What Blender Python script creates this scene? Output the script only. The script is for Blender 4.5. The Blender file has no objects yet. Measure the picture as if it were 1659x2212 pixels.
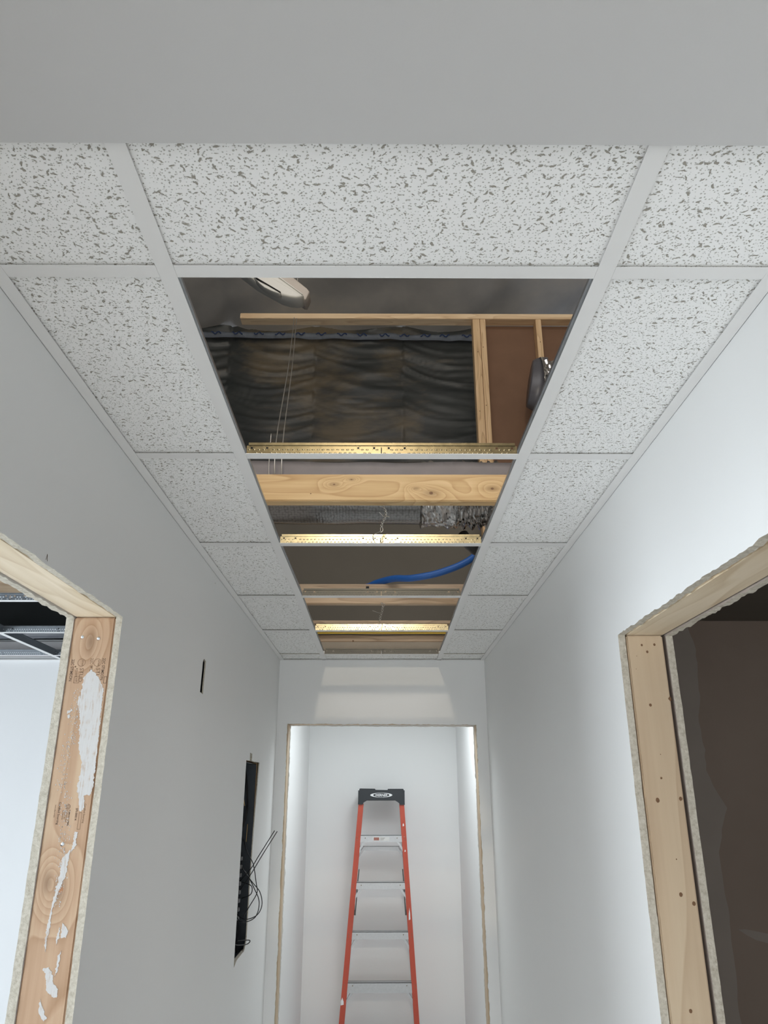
import bpy, bmesh, math, random
from mathutils import Vector, Matrix, noise
from mathutils.geometry import tessellate_polygon
random.seed(7)
S = bpy.context.scene
COL = S.collection
# ---------------------------------------------------------------- camera
CZ = 1.754
cam = bpy.data.cameras.new('camera')
camo = bpy.data.objects.new('camera', cam); COL.objects.link(camo)
F, PI_, YA, RO = 1619.02, 0.361783, 0.00669878, -0.00094213
fw = Vector((math.sin(YA)*math.cos(PI_), math.cos(YA)*math.cos(PI_), math.sin(PI_)))
rr = Vector((math.cos(YA), -math.sin(YA), 0)); uu = rr.cross(fw)
R_ = rr*math.cos(RO)+uu*math.sin(RO); U_ = -rr*math.sin(RO)+uu*math.cos(RO)
M = Matrix((R_, U_, -fw)).transposed().to_4x4(); M.translation = (0, 0, CZ)
camo.matrix_world = M
cam.sensor_fit = 'VERTICAL'; cam.sensor_height = 24.0; cam.lens = 24.0*F/2212.0
cam.clip_start = 0.02
S.camera = camo
# ---------------------------------------------------------------- view, world
S.view_settings.view_transform = 'Standard'; S.view_settings.look = 'None'
S.view_settings.gamma = 1; S.view_settings.use_curve_mapping = False
S.view_settings.exposure = 0.0
w = bpy.data.worlds.new('world'); S.world = w; w.use_nodes = True
w.node_tree.nodes['Background'].inputs[0].default_value = (.75, .85, 1, 1)
w.node_tree.nodes['Background'].inputs[1].default_value = 0.3
S.cycles.max_bounces = 10; S.cycles.diffuse_bounces = 7
S.cycles.sample_clamp_indirect = 6
def area(name, loc, rot, sx, sy, power, col):
    l = bpy.data.lights.new(name, 'AREA'); l.shape = 'RECTANGLE'; l.size = sx; l.size_y = sy
    l.energy = power; l.color = col
    o = bpy.data.objects.new(name, l); COL.objects.link(o); o.location = loc; o.rotation_euler = rot
    return o
R90 = math.pi/2
# daylight through the window of the left-hand room (faces +X)
area('left_room_window_light', (-3.9, .7, 1.35), (0, -R90, 0), 1.5, 2.2, 138, (.85, .93, 1))
# daylight from the windows of the big room behind the camera (faces +Y)
area('big_room_window_light', (-.9, -4.6, 1.15), (R90, 0, 0), 4.0, 2.1, 160, (.92, .965, 1))
# unseen fill lamp added to brighten the roof liner from below
area('roof_fill_light', (0, -1.5, 4.6), (math.pi, 0, 0), 2.5, 2.5, 110, (1, .93, .84))
# unseen fill lamp added under the roof to lift the space above the ceiling
area('overhead_fill_light', (0, -1.2, 6.7), (0, 0, 0), 5.0, 3.0, 170, (.95, .96, 1))
# unseen fill lamp added to brighten the right-hand room
area('right_room_fill', (2.6, -.7, 1.6), (R90, 0, 0), 1.0, 1.0, 14, (1, .93, .86))
# ceiling light of the small room behind the far doorway
area('small_room_light', (0.17, 4.72, 2.42), (0, 0, 0), .25, .8, 12.5, (.90, .965, 1))
# warm high bay lamp hanging behind the camera above the hall ceiling
l = bpy.data.lights.new('high_bay_lamp', 'POINT'); l.energy = 150; l.color = (1, .85, .64); l.shadow_soft_size = .06
o = bpy.data.objects.new('high_bay_lamp', l); COL.objects.link(o); o.location = (-.07, -1.8, 3.57)
# ---------------------------------------------------------------- helpers
WORLD = {}
def obj(name, bm, mat, parent=None, label=None, smooth=False, recalc=True, keep=False):
    if recalc: bmesh.ops.recalc_face_normals(bm, faces=bm.faces)
    co = [v.co for v in bm.verts]
    c = Vector([(min(v[i] for v in co)+max(v[i] for v in co))/2 for i in range(3)])
    if keep: c = Vector((0, 0, 0))
    for v in bm.verts: v.co -= c
    me = bpy.data.meshes.new(name); bm.to_mesh(me); bm.free()
    for m in (mat if isinstance(mat, (list, tuple)) else [mat]): me.materials.append(m)
    if smooth:
        for p in me.polygons: p.use_smooth = True
    o = bpy.data.objects.new(name, me); COL.objects.link(o); o.location = c
    WORLD[o.name] = c.copy()
    if parent is not None:
        o.parent = parent; o.matrix_parent_inverse = Matrix.Translation(-WORLD[parent.name])
    if label: o['label'] = label
    return o
def thing(name, loc, label=None, cat=None, group=None, kind=None):
    o = bpy.data.objects.new(name, None); COL.objects.link(o); o.location = loc
    o.empty_display_size = .05
    WORLD[o.name] = Vector(loc)
    return tag(o, label, cat, group, kind)
def tag(o, label=None, cat=None, group=None, kind=None):
    if label: o['label'] = label
    if cat: o['category'] = cat
    if group: o['group'] = group
    if kind: o['kind'] = kind
    return o
def box(bm, x0, x1, y0, y1, z0, z1, mi=0):
    vs = [bm.verts.new((x, y, z)) for x in (x0, x1) for y in (y0, y1) for z in (z0, z1)]
    for f in ((0,1,3,2),(4,6,7,5),(0,4,5,1),(2,3,7,6),(0,2,6,4),(1,5,7,3)):
        bm.faces.new([vs[i] for i in f]).material_index = mi
    return vs
def boxm(*a):
    bm = bmesh.new(); box(bm, *a); return bm
def bevelbox(x0, x1, y0, y1, z0, z1, r=.002, seg=1):
    bm = boxm(x0, x1, y0, y1, z0, z1)
    bmesh.ops.bevel(bm, geom=list(bm.edges), offset=r, segments=seg, affect='EDGES')
    return bm
def catmull(pts, n=8):
    P = [Vector(p) for p in pts]; out = []
    for i in range(len(P)-1):
        a = P[max(i-1, 0)]; b = P[i]; c = P[i+1]; d = P[min(i+2, len(P)-1)]
        for k in range(n):
            t = k/n
            out.append(.5*((2*b)+(c-a)*t+(2*a-5*b+4*c-d)*t*t+(3*b-a-3*c+d)*t**3))
    out.append(P[-1]); return out
def tube(bm, pts, r, seg=8, cap=True, rf=None):
    P = [Vector(p) for p in pts]; rings = []; up = Vector((0.13, .21, 1)).normalized()
    for i, p in enumerate(P):
        t = (P[min(i+1, len(P)-1)]-P[max(i-1, 0)]).normalized()
        a = t.cross(up)
        if a.length < 1e-3: a = t.cross(Vector((1, 0, 0)))
        a.normalize(); b = t.cross(a).normalized(); up = a.cross(t).normalized() if abs(t.dot(up)) < .95 else Vector((1, .2, .1))
        r1 = rf(i/(len(P)-1)) if rf else r
        rings.append([bm.verts.new(p+(a*math.cos(2*math.pi*k/seg)+b*math.sin(2*math.pi*k/seg))*r1) for k in range(seg)])
    for q, s in zip(rings, rings[1:]):
        best = min(range(seg), key=lambda j: (q[0].co-s[j].co).length)
        s2 = s[best:]+s[:best]
        for k in range(seg): bm.faces.new((q[k], q[(k+1) % seg], s2[(k+1) % seg], s2[k]))
        s[:] = s2
    if cap:
        bm.faces.new(rings[0][::-1]); bm.faces.new(rings[-1])
def tubem(pts, r, seg=8, sm=0, rf=None):
    bm = bmesh.new(); tube(bm, catmull(pts, sm) if sm else pts, r, seg, rf=rf); return bm
def nz(x, y=0., z=0.): return noise.noise(Vector((x, y, z)))
def jag(p0, p1, step=.012, amp=.003, seed=0., fr=35., coarse=None):
    # points from p0 up to (not including) p1, pushed sideways by noise
    a = Vector(p0); b = Vector(p1); d = b-a; L = d.length; n = max(2, int(L/step)); t = d/L; nn = Vector((-t.y, t.x))
    out = []
    for i in range(n):
        s = i/n*L
        k = 0 if i == 0 else amp*(nz(s*fr, seed)*1.0+.9*nz(s*fr*3.1, seed+9)+.8*nz(s*fr*.3, seed+4)+1.8*max(0, nz(s*fr*1.3, seed+21)-.25))
        out.append(tuple(a+t*s+nn*k))
    return out
def sheet(bm, outer, holes, fn, w0, w1, mfront=0, mside=1, flare=0.):
    # flare: how far the far rim of each hole is broken away on the hidden side of the board
    loops = [outer]+list(holes)
    tris = tessellate_polygon([[Vector((p[0], p[1], 0)) for p in lp] for lp in loops])
    flat = [p for lp in loops for p in lp]
    va = [bm.verts.new(fn(p[0], p[1], w0)) for p in flat]; n0 = len(outer); mid = [0]*n0+[sum(q[0] for q in lp)/len(lp) for lp in holes for _ in lp]
    vb = [bm.verts.new(fn(p[0]+(flare if i >= n0 and p[0] > mid[i] else 0), p[1], w1)) for i, p in enumerate(flat)]
    for t in tris:
        for vs in (va, vb):
            try: bm.faces.new([vs[i] for i in t]).material_index = mfront
            except ValueError: pass
    i0 = 0
    for lp in loops:
        n = len(lp)
        for k in range(n):
            a, b = i0+k, i0+(k+1) % n
            if flare and i0 >= n0:
                ma, mb_ = [bm.verts.new(fn(flat[q][0], flat[q][1], w0+.0042)) for q in (a, b)]
                bm.faces.new((va[a], va[b], mb_, ma)).material_index = mside
                bm.faces.new((ma, mb_, vb[b], vb[a])).material_index = mside
                continue
            f = bm.faces.new((va[a], va[b], vb[b], vb[a])); f.material_index = mside
        i0 += n
def strip_outline(bm, outline, fn, w0, w1):
    sheet(bm, outline, [], fn, w0, w1, 0, 0)
# ---------------------------------------------------------------- materials
class NT:
    def __init__(s, name):
        s.m = bpy.data.materials.new(name); s.m.use_nodes = True; s.t = s.m.node_tree; s.b = s.t.nodes['Principled BSDF']
    def n(s, typ, ins=None, **kw):
        nd = s.t.nodes.new(typ)
        for k, v in kw.items(): setattr(nd, k, v)
        for k, v in (ins or {}).items():
            if hasattr(v, 'links') or isinstance(v, bpy.types.NodeSocket): s.t.links.new(v, nd.inputs[k])
            else: nd.inputs[k].default_value = v
        return nd
    def math(s, op, a, b=0., c=None):
        nd = s.t.nodes.new('ShaderNodeMath'); nd.operation = op
        for i, v in enumerate((a, b) if c is None else (a, b, c)):
            if isinstance(v, bpy.types.NodeSocket): s.t.links.new(v, nd.inputs[i])
            else: nd.inputs[i].default_value = v
        return nd.outputs[0]
    def vmath(s, op, a, b=None, **kw):
        nd = s.t.nodes.new('ShaderNodeVectorMath'); nd.operation = op
        for i, v in enumerate((a, b)):
            if v is None: continue
            if isinstance(v, bpy.types.NodeSocket): s.t.links.new(v, nd.inputs[i])
            else: nd.inputs[i].default_value = v
        return nd.outputs[0]
    def mix(s, f, a, b):
        nd = s.t.nodes.new('ShaderNodeMix'); nd.data_type = 'RGBA'
        for i, v in ((0, f), (6, a), (7, b)):
            if isinstance(v, bpy.types.NodeSocket): s.t.links.new(v, nd.inputs[i])
            elif i == 0: nd.inputs[0].default_value = v
            else: nd.inputs[i].default_value = (*v[:3], 1)
        return nd.outputs[2]
    def ramp(s, f, stops):
        nd = s.t.nodes.new('ShaderNodeValToRGB'); s.t.links.new(f, nd.inputs[0])
        e = nd.color_ramp.elements
        while len(e) < len(stops): e.new(.5)
        for q, (p, c) in zip(e, stops): q.position = p; q.color = (*(c if isinstance(c, tuple) else (c, c, c)), 1)
        return nd.outputs[0]
    def obj_coord(s, rnd=True, scale=(1, 1, 1)):
        c = s.n('ShaderNodeTexCoord').outputs['Object']
        if rnd:
            r = s.n('ShaderNodeObjectInfo').outputs['Random']
            r = s.math('MULTIPLY', r, 37.0)
            cc = s.n('ShaderNodeCombineXYZ', {0: r, 1: r, 2: r}).outputs[0]
            c = s.vmath('ADD', c, cc)
        return s.vmath('MULTIPLY', c, scale)
    def noise(s, v, sc, det=3, rough=.55, out='Fac'):
        return s.n('ShaderNodeTexNoise', {'Vector': v, 'Scale': sc, 'Detail': det, 'Roughness': rough}).outputs[out]
    def bump(s, h, st=.3, dist=.002):
        nd = s.n('ShaderNodeBump', {'Strength': st, 'Distance': dist, 'Height': h}); s.t.links.new(nd.outputs[0], s.b.inputs['Normal'])
    def set(s, **kw):
        for k, v in kw.items():
            k = k.replace('_', ' ')
            if isinstance(v, bpy.types.NodeSocket): s.t.links.new(v, s.b.inputs[k])
            else: s.b.inputs[k].default_value = (*v, 1) if isinstance(v, tuple) else v
        return s.m
def plain(name, col, rough=.6, metal=0., var=.06, sc=30, bump=0., bsc=200, **kw):
    t = NT(name); v = t.obj_coord(); n = t.noise(v, sc)
    c = t.mix(n, tuple(x*(1-var) for x in col), tuple(min(1, x*(1+var)) for x in col))
    if bump: t.bump(t.noise(v, bsc, 2), bump, .001)
    return t.set(Base_Color=c, Roughness=rough, Metallic=metal, **kw)
def wood(name, c1, c2, c3, axis=0, gs=1., rough=.6, knots=()):
    # axis: the direction the grain runs along
    t = NT(name); sc = [55*gs]*3; sc[axis] = 2.2*gs
    v = t.obj_coord(scale=tuple(sc)); w = t.noise(v, 1.0, 4, .6)
    sc2 = [9*gs]*3; sc2[axis] = 1.1*gs
    v2 = t.obj_coord(scale=tuple(sc2)); b = t.noise(v2, 1.0, 2, .5); dark = None; oc = t.obj_coord(False)
    for kx, kz, kr in knots:      # grain bends round each knot (object space), the knot itself is darker
        d = t.vmath('MULTIPLY', t.vmath('SUBTRACT', oc, (kx, 0, kz)), (1/kr*(.45 if axis == 0 else 1), 0, 1/kr*(.45 if axis == 2 else 1)))
        d2 = t.n('ShaderNodeVectorMath', {0: d}, operation='LENGTH').outputs['Value']; d2 = t.math('MULTIPLY', d2, d2)
        b = t.math('ADD', b, t.math('MULTIPLY', t.math('POWER', 2.718, t.math('MULTIPLY', d2, -.16)), .42))
        g = t.math('POWER', 2.718, t.math('MULTIPLY', d2, -1.1)); dark = g if dark is None else t.math('MAXIMUM', dark, g)
    ring = t.math('FRACT', t.math('MULTIPLY', b, 9.0))
    ring = t.ramp(ring, [(0, 0.), (.75, .55), (.92, 1.), (1, 0.)])
    f = t.math('ADD', t.math('MULTIPLY', w, .75), t.math('MULTIPLY', ring, .32))
    c = t.ramp(f, [(.25, c1), (.5, c2), (.85, c3)])
    if dark is not None: c = t.mix(t.math('MULTIPLY', dark, .65), c, tuple(x*.55 for x in c3))
    t.bump(w, .25, .001)
    return t.set(Base_Color=c, Roughness=rough)
def paint(name, col, var=.02):
    t = NT(name); v = t.obj_coord(False)
    c = t.mix(t.noise(v, 2.2, 2), tuple(x*(1-var) for x in col), col)
    t.bump(t.noise(v, 260, 2), .12, .0006)
    return t.set(Base_Color=c, Roughness=.62, Specular_IOR_Level=.35)
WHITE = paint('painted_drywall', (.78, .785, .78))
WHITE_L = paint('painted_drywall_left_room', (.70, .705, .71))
def core_mat():
    t = NT('gypsum_core'); v = t.obj_coord(False); n = t.noise(v, 120, 4, .7)
    c = t.ramp(n, [(.3, (.38, .34, .275)), (.5, (.51, .475, .40)), (.72, (.62, .585, .51))])
    t.bump(t.noise(v, 220, 4, .7), .8, .002)
    return t.set(Base_Color=c, Roughness=.95)
CORE = core_mat()
def mud_mat():
    t = NT('joint_compound'); v = t.obj_coord(False)
    t.bump(t.noise(v, 90, 4, .6), .5, .001)
    return t.set(Base_Color=t.mix(t.noise(v, 60, 3), (.50, .49, .48), (.62, .62, .62)), Roughness=.85)
MUD = mud_mat()
def smear_mat():
    t = NT('scraped_compound'); v = t.obj_coord(False)
    st = t.noise(t.vmath('MULTIPLY', v, (420, 420, 22)), 1.0, 3, .6); pt = t.noise(v, 45, 3, .6)
    m = t.n('ShaderNodeMapRange', {'Value': t.math('MULTIPLY_ADD', st, .6, t.math('MULTIPLY', pt, .4)), 'From Min': .36, 'From Max': .47}).outputs[0]
    t.bump(st, .4, .0006)
    return t.set(Base_Color=t.mix(m, (.44, .34, .26), (.56, .555, .55)), Roughness=.85)
SMEAR = smear_mat()
def tile_mat():
    t = NT('fissured_ceiling_tile'); base = t.obj_coord(True)
    sep = t.n('ShaderNodeSeparateXYZ', {0: base}); flat = t.n('ShaderNodeCombineXYZ', {0: sep.outputs[0], 1: sep.outputs[1], 2: 0.}).outputs[0]
    wob = t.noise(flat, 170, 2, .5, 'Color')
    wob = t.vmath('MULTIPLY', t.vmath('SUBTRACT', wob, (.5, .5, .5)), (.008, .008, 0))
    P = t.vmath('ADD', flat, wob)
    masks = []
    for sc, a, b, thr, off in ((80, .0050, .0015, .52, 0.), (70, .0036, .0016, .60, 3.3), (150, .0014, .0012, .30, 7.7), (190, .0010, .0009, .25, 1.7)):
        q = t.vmath('ADD', P if a > .002 else flat, (off, off*.7, 0))
        vo = t.n('ShaderNodeTexVoronoi', {'Vector': q, 'Scale': sc, 'Randomness': 1.}, voronoi_dimensions='2D')
        d = t.vmath('SUBTRACT', q, vo.outputs['Position'])
        cs = t.n('ShaderNodeSeparateColor', {0: vo.outputs['Color']})
        ang = t.math('MULTIPLY', t.math('SUBTRACT', cs.outputs[0], .5), 2.6)
        rot = t.n('ShaderNodeVectorRotate', {'Vector': d, 'Angle': ang}, rotation_type='Z_AXIS').outputs[0]
        size = t.math('MULTIPLY_ADD', cs.outputs[2], .75, .35)
        e = t.vmath('MULTIPLY', rot, (1/a, 1/b, 0))
        ln = t.n('ShaderNodeVectorMath', {0: e}, operation='LENGTH').outputs['Value']
        inside = t.math('SUBTRACT', 1., t.n('ShaderNodeMapRange', {'Value': t.math('DIVIDE', ln, size), 'From Min': .75, 'From Max': 1.1}).outputs[0])
        on = t.math('GREATER_THAN', cs.outputs[1], thr)
        masks.append(t.math('MULTIPLY', t.math('MULTIPLY', inside, on), 1. if a > .002 else .7))
    m = masks[0]
    for k in masks[1:]: m = t.math('MAXIMUM', m, k)
    rough_n = t.noise(flat, 420, 2)
    c = t.mix(m, (.86, .86, .85), (.33, .31, .27))
    h = t.math('ADD', t.math('SUBTRACT', 0., m), t.math('MULTIPLY', rough_n, .15))
    t.bump(h, .7, .0015)
    return t.set(Base_Color=c, Roughness=.9, Specular_IOR_Level=.15)
TILE = tile_mat()
TEEW = plain('white_tee_enamel', (.76, .755, .745), .42, var=.01)
def galv(name, col, rough, metal=1.):
    t = NT(name); v = t.obj_coord(); n = t.noise(v, 70, 3)
    return t.set(Base_Color=t.mix(n, tuple(x*.75 for x in col), col), Metallic=metal, Roughness=t.math('MULTIPLY_ADD', n, .15, rough-.07))
GALV = galv('galvanised_steel', (.78, .72, .56), .27)
GALVC = galv('galvanised_steel_cool', (.62, .65, .68), .38)
GALVR = galv('galvanised_steel_blue_grey', (.30, .33, .36), .4)
STITCHW = plain('stitch_highlight', (.62, .66, .70), .4, .5)  # lighter than the web: highlights on the stitches put into the colour
GALVB = galv('galvanised_steel_half_lit', (.19, .165, .105), .25)  # webs that half catch the lamp: dim reflection put into the steel colour
GALVM = galv('galvanised_steel_lamp_lit', (.42, .38, .26), .25)  # webs that mirror the lamp: same steel, brighter tone for that reflection
GALVD = galv('galvanised_steel_unlit', (.10, .098, .088), .42)  # webs missing the lamp's reflection: same steel, darkened in colour
STITCH = galv('pressed_steel_stitch', (.24, .205, .14), .35)
ALU = galv('aluminium_tread', (.50, .51, .52), .42, .8)
FOIL = galv('aluminium_foil', (.52, .51, .50), .14)
WIRE = galv('hanger_wire_steel', (.62, .60, .56), .45)
PINE = wood('pine_along_x', (.62, .45, .25), (.52, .36, .18), (.37, .22, .09), 0, knots=((-.128, .009, .006), (-.079, .024, .004), (.146, -.017, .011), (.319, -.003, .009), (.104, -.003, .005)))
PINEP = wood('pine_pale_along_x', (.66, .50, .33), (.54, .40, .27), (.38, .26, .16), 0)
PINEZ = wood('pine_along_z', (.82, .60, .37), (.72, .50, .28), (.48, .30, .15), 2)
STUDL = wood('knotty_pine_stud', (.53, .385, .255), (.455, .30, .19), (.33, .19, .10), 2, .8, knots=((.003, .536, .011), (-.022, .548, .009), (-.002, 1.002, .010), (.008, -.6, .01)))
STUDR = wood('pale_spruce_stud', (.60, .49, .35), (.54, .42, .29), (.44, .32, .21), 2, .45)
HEADW = wood('pine_along_y', (.78, .67, .52), (.70, .59, .43), (.56, .43, .28), 1, .8)
KNOT = plain('dark_knot', (.16, .085, .04), .7, var=.35, sc=300)
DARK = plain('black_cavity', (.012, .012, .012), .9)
BLACKP = plain('black_plastic', (.012, .016, .020), .5, var=.2, bump=.3)
RED = plain('orange_red_fibreglass', (.45, .062, .030), .45, var=.08)
BLUE = plain('blue_plastic_pipe', (.02, .12, .42), .4)
YEL = plain('yellow_cable_jacket', (.72, .50, .06), .45)
BLK = plain('black_cable_jacket', (.012, .012, .013), .45)
KRAFT = plain('brown_drywall_back_paper', (.20, .115, .072), .9, var=.15, sc=6)
PLATEW = wood('bright_plate_pine', (.92, .72, .48), (.82, .61, .38), (.62, .42, .24), 0)
GREYGYP = plain('grey_unpainted_board', (.15, .14, .12), .9, var=.18, sc=1.6)
FLOORM = plain('grey_concrete_floor', (.78, .78, .77), .8, var=.10, sc=3)
WHITEP = plain('white_fixture_plastic', (.66, .65, .60), .4)
INK = plain('stamp_ink', (.085, .05, .032), .8)
INKF = plain('faded_stamp_ink', (.20, .12, .07), .8)
def poly_mat(name, a, b, c):
    t = NT(name); v = t.obj_coord(False)
    n = t.noise(v, .9, 3, .5); m = t.noise(t.vmath('MULTIPLY', v, (1, 1, 3)), 3.0, 4, .6)
    col = t.ramp(t.math('MULTIPLY_ADD', m, .35, t.math('MULTIPLY', n, .65)), [(.36, a), (.5, b), (.62, c)])
    t.bump(m, .2, .01)
    return t.set(Base_Color=col, Roughness=.42, Specular_IOR_Level=.6)
POLYW = poly_mat('black_poly_insulation_facing', (.030, .038, .038), (.062, .066, .064), (.19, .155, .105))
POLYR = poly_mat('smoky_poly_roof_liner', (.42, .40, .375), (.52, .49, .45), (.62, .56, .48))
# ---------------------------------------------------------------- setting: walls
CE = 2.438
def XL(y): return -.5435+.0035*(y-1.5)
def XR(y): return .5655+.0010*(y-1.5)
def fL(y, z, d): return (XL(y)-d, y, z)
def fR(y, z, d): return (XR(y)+d, y, z)
def door_outline(y0, y1, zt, ztop, ya, yb, s, amp, amp2):
    # a wall sheet from y0 to y1 with a doorway ya..yb open down to the floor
    pts = [(y0, 0), (ya, 0)]
    pts += jag((ya, 0), (ya, zt), .02, amp, s)[1:] + jag((ya, zt), (yb, zt), .011, amp2, s+1, 45) + jag((yb, zt), (yb, 0), .011, amp, s+2, 40)
    pts += [(yb, 0), (y1, 0), (y1, ztop), (y0, ztop)]
    return pts
# left wall: hall side sheet with door, slot and panel hole
DL0, DL1, DLZ = .64, 1.5665, 2.1085
bm = bmesh.new()
def closed_jag(pts, amp=.0015, step=.012, s=0, fr=60):
    out = []
    for i, p in enumerate(pts): out += jag(p, pts[(i+1) % len(pts)], step, amp, s+i*3.7, fr)
    return out
slot = closed_jag([(2.313, 2.047), (2.352, 2.045), (2.358, 2.146), (2.330, 2.150), (2.318, 2.142)], .0012, .008, 5)
panel = closed_jag([(3.2013, 1.889), (3.285, 1.890), (3.283, 1.921), (3.338, 1.921), (3.336, 1.892), (3.547, 1.893), (3.516, 1.74), (3.493, 1.62), (3.470, 1.40), (3.464, 1.206), (3.417, 1.175), (3.260, 1.172), (3.201, 1.157), (3.203, 1.5)], .0018, .012, 11)
sheet(bm, door_outline(-.25, 4.07, DLZ, 2.62, DL0, DL1, 1.3, .0013, .0020), [slot, panel], fL, 0, .0135, flare=.058)
WL = obj('wall_left', bm, [WHITE, CORE], keep=True); tag(WL, kind='structure')
bm = bmesh.new()
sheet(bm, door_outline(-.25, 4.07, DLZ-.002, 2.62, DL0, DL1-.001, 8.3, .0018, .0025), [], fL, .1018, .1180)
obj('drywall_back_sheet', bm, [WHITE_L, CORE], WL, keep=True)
# right wall
DR0, DR1, DRZ = .80, 1.7615, 2.1095
bm = bmesh.new()
sheet(bm, door_outline(-.25, 4.07, DRZ, 2.62, DR0, DR1, 21.3, .0015, .0025), [], fR, 0, .0165)
WR = obj('wall_right', bm, [WHITE, CORE], keep=True); tag(WR, kind='structure')
bm = bmesh.new()
sheet(bm, door_outline(-.25, 4.07, DRZ-.002, 2.62, DR0, DR1-.001, 28.3, .0018, .0030), [], fR, .113, .129)
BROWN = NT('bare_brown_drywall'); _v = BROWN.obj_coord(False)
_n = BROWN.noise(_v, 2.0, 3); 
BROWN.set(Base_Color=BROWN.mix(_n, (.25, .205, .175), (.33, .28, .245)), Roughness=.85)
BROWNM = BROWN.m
obj('drywall_back_sheet', bm, [BROWNM, CORE], WR, keep=True)
# studs and headers in the side walls (parts of the walls)
def lumber(name, x0, x1, y0, y1, z0, z1, mat, parent, label=None, r=.003):
    return obj(name, bevelbox(x0, x1, y0, y1, z0, z1, r, 2), mat, parent, label)
LX0, LX1 = -.6446, -.5574
SL = lumber('door_stud', LX0, LX1, DL1+.0005, DL1+.0385, 0, DLZ-.0005, STUDL, WL, 'pine stud with white plaster smears and stamped lettering')
lumber('door_header', LX0, LX1, DL0-.08, DL1+.08, DLZ+.0005, DLZ+.089, HEADW, WL, 'pale pine header over the left doorway')
lumber('door_stud', LX0, LX1, DL0-.0385, DL0-.0005, 0, DLZ-.0005, STUDL, WL)
RX0, RX1 = .5855, .6715
SR = lumber('door_stud', RX0, RX1, DR1+.0005, DR1+.0385, 0, DRZ-.0005, STUDR, WR, 'pale stud with small dark knots')
lumber('door_header', RX0, RX1+.004, DR0-.08, DR1+.08, DRZ+.0005, DRZ+.089, HEADW, WR, 'pale pine header over the right doorway')
lumber('door_stud', RX0, RX1, DR0-.0385, DR0-.0005, 0, DRZ-.0005, STUDR, WR)
for y in (2.18, 2.6, 3.15, 3.62, 4.0): lumber('stud', LX0, LX1, y, y+.038, 0, 2.6, PINEZ, WL)
for y in (2.3, 2.9, 3.5, 4.0): lumber('stud', RX0, RX1, y, y+.038, 0, 2.6, PINEZ, WR)
def disc_on_y(x, z, y, r, mat, parent, name, h=.0012, squash=1., seg=12, sd=0):
    bm = bmesh.new(); c = bm.verts.new((x, y-h, z)); ring = []
    for k in range(seg):
        a = 2*math.pi*k/seg; q = r*(1+.18*nz(math.cos(a)*2, math.sin(a)*2, sd))
        ring.append(bm.verts.new((x+q*math.cos(a), y+.0002, z+q*squash*math.sin(a))))
    for k in range(seg): bm.faces.new((c, ring[k], ring[(k+1) % seg]))
    return obj(name, bm, mat, parent, smooth=True)
for i, (x, z, r) in enumerate([(.620, 2.086, .0038), (.650, 2.087, .0042), (.631, 2.070, .0042), (.623, 1.948, .0048), (.669, 1.962, .0045), (.627, 1.790, .0036), (.613, 1.744, .0066), (.664, 1.747, .0055), (.638, 1.626, .002), (.638, 1.558, .0058), (.663, 1.541, .0058), (.628, 1.348, .005), (.6, 2.03, .0012), (.632, 1.84, .0015), (.605, 2.06, .0012)]):
    disc_on_y(x, z, DR1+.0005, r, KNOT, SR, 'knot', .0004, 1.15, sd=i*3.1)
for (x, z) in ((-.622, 2.066), (-.588, 2.063)):
    disc_on_y(x-.001, z-.002, DL1+.0006, .0048, KNOT, SL, 'nail_hole', .0004)
    disc_on_y(x, z, DL1, .0034, GALVC, SL, 'nail_head', .0014)
disc_on_y(-.605, 1.667, DL1+.0006, .0055, DARK, SL, 'nail_hole', .0004)
disc_on_y(-.6035, 1.6685, DL1, .0032, GALVC, SL, 'nail_head', .0014)
disc_on_y(-.597, 1.590, DL1+.0008, .016, plain('reddish_knot', (.36, .17, .08), .7, var=.3, sc=120), SL, 'knot', .0006, 1.0, 20, 5)
# joint compound smears on the left stud
fY = lambda x, z, d: (x, DL1+.0005-d, z)
smears = [
 [(-.595,1.998),(-.585,1.991),(-.570,1.969),(-.564,1.956),(-.564,1.933),(-.562,1.895),(-.562,1.869),(-.5605,1.832),(-.5600,1.796),(-.5605,1.769),(-.564,1.755),(-.575,1.755),(-.573,1.729),(-.580,1.727),(-.585,1.750),(-.591,1.771),(-.588,1.796),(-.588,1.817),(-.597,1.839),(-.601,1.869),(-.603,1.897),(-.613,1.933),(-.609,1.956),(-.607,1.983)],
 [(-.587,1.658),(-.589,1.638),(-.590,1.618),(-.596,1.598),(-.600,1.584),(-.607,1.555),(-.605,1.530),(-.608,1.507),(-.608,1.488),(-.612,1.499),(-.611,1.526),(-.608,1.564),(-.604,1.592),(-.601,1.624),(-.601,1.644)],
 [(-.608,1.462),(-.597,1.464),(-.588,1.449),(-.588,1.442),(-.576,1.429),(-.577,1.416),(-.588,1.421),(-.597,1.427),(-.599,1.443)],
 [(-.584,1.535),(-.571,1.522),(-.574,1.510),(-.583,1.510)],
 [(-.606,1.414),(-.599,1.400),(-.589,1.384),(-.594,1.380),(-.605,1.393)],
 [(-.5835,1.690),(-.5775,1.689),(-.579,1.664),(-.5855,1.652)],
 [(-.632,1.915),(-.622,1.919),(-.620,1.915),(-.630,1.909)], [(-.630,1.907),(-.624,1.908),(-.626,1.900)],
 [(-.592,1.512),(-.588,1.528),(-.586,1.512),(-.590,1.498)], [(-.584,1.483),(-.579,1.490),(-.582,1.455),(-.5855,1.448)]]
for i, s_ in enumerate(smears):
    bm = bmesh.new(); sheet(bm, closed_jag(s_, .0018, .0018, i*13., 260), [], fY, -.0002, .0005, 0, 0)
    obj('plaster_smear', bm, SMEAR, SL)
bm = bmesh.new(); rs = random.Random(3)
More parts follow.
